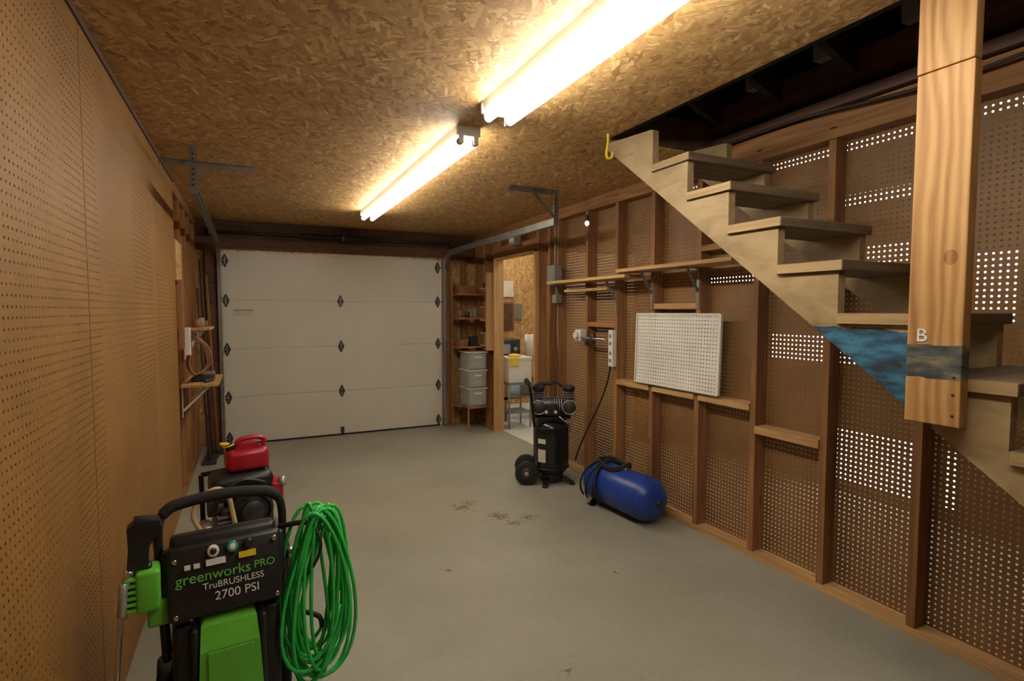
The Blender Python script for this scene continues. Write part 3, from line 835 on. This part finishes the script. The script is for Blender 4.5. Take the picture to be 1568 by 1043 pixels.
b.box((-.05, -.19, .06), (.05, -.17, .26), 'black', bev=.02)
for s in (-1, 1):
    b.cyl((s * .08, -.186, .26), (s * .08, -.182, .26), .010, 'black')
    b.box((s * .115 - .012, -.17, .22), (s * .115 + .012, -.10, .50), 'black', bev=.01)
for s in (-1, 1):
    b.cyl((s * .19, .13, .13), (s * .245, .13, .13), .13, 'rubber', n=36); b.cyl((s * .188, .13, .13), (s * .25, .13, .13), .07, 'black'); b.cyl((s * .188, .13, .13), (s * .254, .13, .13), .03, 'green')
Rc = Matrix.Rotation(math.radians(-14), 3, 'X')
dz = .022
b.box((-.195, -.125, .495 + dz), (.195, -.035, .735 + dz), 'black', Rc, .016)
b.box((-.18, -.135, .515 + dz), (.18, -.115, .635 + dz), 'blackg', Rc, .006)
b.box((-.185, -.075, .64 + dz), (.185, .03, .755 + dz), 'black', Rc, .02)
b.box((-.21, -.09, .60), (-.185, -.02, .74), 'black', Rc, .01); b.box((.185, -.09, .60), (.21, -.02, .74), 'black', Rc, .01)
def onp(x, h, d=0):
    c = Vector((0, -.08, .615 + dz)); v = Rc @ Vector((x, -.047 - d, h)); return c + v
def disc(x, h, r, m, d=.012):
    p = onp(x, h); q = onp(x, h, d); b.cyl(p, q, r, m, n=18)
disc(-.045, .088, .020, 'txtw', .018); disc(-.045, .088, .011, 'black', .022); disc(.02, .09, .02, 'screen', .014); disc(.02, .09, .012, 'txtw', .015); disc(.075, .093, .016, 'black', .02)
disc(.168, .09, .010, 'chrome', .01); disc(-.17, -.10, .008, 'chrome', .01); disc(.168, -.10, .008, 'chrome', .01); disc(-.17, .075, .008, 'chrome', .01)
def chip(x0, x1, h0, h1, m):
    c = onp((x0 + x1) / 2, (h0 + h1) / 2, .004); d = Vector(((x1 - x0) / 2, .008, (h1 - h0) / 2)); b.box(c - d, c + d, m, Rc)
chip(-.07, -.005, .042, .062, 'txtw'); chip(.04, .10, .046, .066, 'yellow'); chip(-.14, -.12, .042, .056, 'txtw'); chip(-.11, -.09, .042, .056, 'txtw')
hp = [(-.205, 0, .33), (-.212, .01, .50), (-.218, .015, .66), (-.222, .02, .78), (-.205, .022, .845), (-.155, .025, .872), (0, .026, .885), (.155, .025, .872), (.205, .022, .845), (.222, .02, .78), (.218, .015, .66), (.212, .01, .50), (.205, 0, .33)]
b.tube(smoothpath(hp), .0165, 'black', 14)
b.tube(smoothpath(hp[4:9]), .0205, 'rubber', 14)
for s in (-1, 1):
    b.box((s * .215 - .025, -.02, .60), (s * .215 + .025, .05, .645), 'black', bev=.01); b.cyl((s * .235, .015, .62), (s * .26, .015, .62), .016, 'chrome')
    b.tube(smoothpath([(s * .20, .10, .30), (s * .21, .06, .48), (s * .215, .02, .62)]), .014, 'black')
b.tube(smoothpath([(.20, -.02, .74), (.27, -.06, .755), (.33, -.09, .76), (.34, -.10, .80)]), .010, 'black'); b.tube(smoothpath([(.20, -.02, .40), (.28, -.05, .40), (.34, -.08, .38), (.35, -.09, .34)]), .010, 'black')
b.M = Mp @ Matrix.Translation((.012, 0, .075))
b.box((-.30, -.14, .51), (-.225, -.05, .645), 'green', bev=.012)
for i in range(6): b.box((-.333, -.135, .52 + i * .02), (-.298, -.06, .530 + i * .02), 'green', bev=.002)
b.box((-.335, -.12, .50), (-.325, -.07, .64), 'green')
b.box((-.27, -.11, .44), (-.20, -.04, .53), 'green', bev=.01)
b.prism([(-.325, .645), (-.262, .645), (-.255, .72), (-.215, .775), (-.225, .80), (-.30, .80), (-.32, .785), (-.318, .72)], 'y', -.115, -.065, 'black')
b.cyl((-.30, -.09, .80), (-.235, -.09, .795), .018, 'rubber')
b.box((-.32, -.115, .62), (-.25, -.07, .66), 'black', bev=.01)
b.cyl((-.33, -.12, .60), (-.315, -.12, .655), .014, 'chrome')
b.cyl((-.335, -.13, .60), (-.395, -.22, -.05), .0085, 'chrome', n=14); b.cyl((-.333, -.126, .62), (-.341, -.14, .52), .014, 'lgrey', n=14)
pwash = b.finish('pressure_washer')
Rp = Matrix.Rotation(math.radians(6), 3, 'Z')
Rf = Rp @ Rc @ Matrix(((1, 0, 0), (0, 0, -1), (0, 1, 0)))
def lab(body, size, m, x, h, nm, d=.0125):
    p = Mp @ onp(x, h, d); text(body, size, m, Matrix.Translation(p) @ Rf.to_4x4(), pwash, nm)
lab('greenworks', .045, 'txtg', -.045, .012, 'label_name'); lab('PRO', .034, 'txtg', .128, .014, 'label_pro')
lab('TruBRUSHLESS', .028, 'txtw', .02, -.023, 'label_motor'); lab('2700 PSI', .038, 'txtw', .03, -.06, 'label_pressure')

b = B(Mp)
pts = []; turns = 18; N = turns * 30
for i in range(N):
    t = 2 * math.pi * i / 30; k = i / 30
    w = .090 + .036 * math.sin(k * 2.1); h = .31 + .035 * math.sin(k * 1.3 + 1)
    ca = .12 * math.sin(k * 1.7) - .07
    x0 = w * math.cos(t) * (1 - .25 * math.sin(t)); z0 = h * math.sin(t)
    x = x0 * math.cos(ca) - z0 * math.sin(ca); z = x0 * math.sin(ca) + z0 * math.cos(ca)
    pts.append((.335 + .022 * math.sin(k * .9) + x, -.09 + .04 * math.sin(k * 2.7) + .025 * math.sin(t * 1 + k), .49 + z + (.81 - .49 - h) * .8))
b.tube(pts, .0076, 'hose_g', 8)
b.tube(smoothpath([(.30, -.10, .80), (.335, -.16, .70), (.30, -.14, .60), (.26, -.10, .55)]), .006, 'black', 8)
b.finish('pressure_hose_coil')

# ------------------------------------------------------------------ engine-driven washer behind, with red gas can
Me = Matrix.Translation((-.05, 3.15, 0)) @ Matrix.Rotation(math.radians(10), 4, 'Z')
b = B(Me)
for s in (-1, 1):
    b.cyl((s * .19, .12, .12), (s * .235, .12, .12), .12, 'rubber', n=30); b.cyl((s * .188, .12, .12), (s * .24, .12, .12), .06, 'dsteel')
    b.tube(smoothpath([(s * .16, -.22, .03), (s * .16, -.22, .25), (s * .165, -.10, .30), (s * .165, .15, .30), (s * .165, .20, .5), (s * .165, .22, .60)]), .013, 'blackg')
b.tube([(-.165, .22, .60), (0, .225, .61), (.165, .22, .60)], .013, 'blackg')
b.box((-.17, -.2, .28), (.17, .18, .30), 'blackg', bev=.003)
b.cyl((-.2, .12, .12), (.2, .12, .12), .01, 'steel')
b.box((-.12, -.12, .30), (.13, .12, .50), 'dsteel', bev=.02)
for i in range(6): b.box((-.135, -.13, .33 + i * .025), (-.05, .10, .34 + i * .025), 'lgrey')
b.cyl((.02, -.17, .48), (.02, -.10, .48), .10, 'black', n=30); b.cyl((.02, -.185, .48), (.02, -.165, .48), .055, 'dsteel'); b.torus((.02, -.175, .48), (0, 1, 0), .085, .006, 'black')
b.box((-.15, -.10, .50), (.14, .11, .65), 'black', bev=.035)
b.cyl((-.10, -.11, .58), (-.10, -.09, .58), .025, 'dsteel'); b.tube(smoothpath([(-.14, -.12, .50), (-.12, -.14, .58), (-.02, -.13, .635), (.09, -.12, .60)]), .009, 'black')
b.cyl((-.17, -.06, .50), (-.10, -.06, .50), .045, 'dsteel'); b.cyl((-.18, -.14, .40), (-.18, -.02, .40), .035, 'lgrey')
b.box((.12, -.12, .50), (.18, .04, .59), 'red', bev=.012); b.cyl((.175, -.12, .57), (.175, -.10, .61), .02, 'lgrey')
b.cyl((.15, -.15, .35), (.15, -.05, .35), .035, 'lgrey')
b.finish('engine_pressure_washer')
b = B(Me)
b.tube(smoothpath([(-.20, -.22, .42), (-.245, -.22, .52), (-.22, -.22, .60), (-.15, -.22, .64), (-.10, -.22, .60), (-.08, -.23, .5), (-.06, -.24, .38), (-.05, -.24, .31)]), .011, 'cream', 10)
b.finish('cream_water_hose')
b = B()
b.M = Me @ Matrix.Translation((.02, 0, .652)) @ Matrix.Diagonal((.85, .9, .83, 1)) @ Matrix.Translation((0, 0, -.602))
b.box((-.11, -.06, .603), (.13, .11, .74), 'red', bev=.035)
b.prism([(-.08, .72), (.10, .72), (.06, .775), (-.04, .775)], 'y', -.03, .08, 'red')
b.tube(smoothpath([(.10, .02, .72), (.11, .02, .78), (.05, .02, .80), (-.03, .02, .79), (-.05, .02, .75)]), .015, 'red')
b.cyl((-.075, .02, .73), (-.09, .02, .775), .028, 'black'); b.cyl((-.09, .02, .77), (-.14, .0, .785), .013, 'yellow', .009)
b.torus((-.09, .02, .765), (-.3, 0, 1), .028, .006, 'yellow', 20, 6)
b.finish('gas_can')

# ------------------------------------------------------------------ world, camera
w = bpy.data.worlds.new('daylight'); S.world = w; w.use_nodes = True
bg = w.node_tree.nodes['Background']; bg.inputs[0].default_value = (.85, .93, 1.0, 1); bg.inputs[1].default_value = 3.0
cd = bpy.data.cameras.new('camera'); cam = bpy.data.objects.new('camera', cd); S.collection.objects.link(cam)
cam.location = (0, 0, 1.49); cam.rotation_euler = (math.radians(90 - 3.17), 0, math.radians(-25.9))
cd.sensor_width = 36; cd.lens = 36 * 831 / 1568; cd.clip_start = .02
S.camera = cam
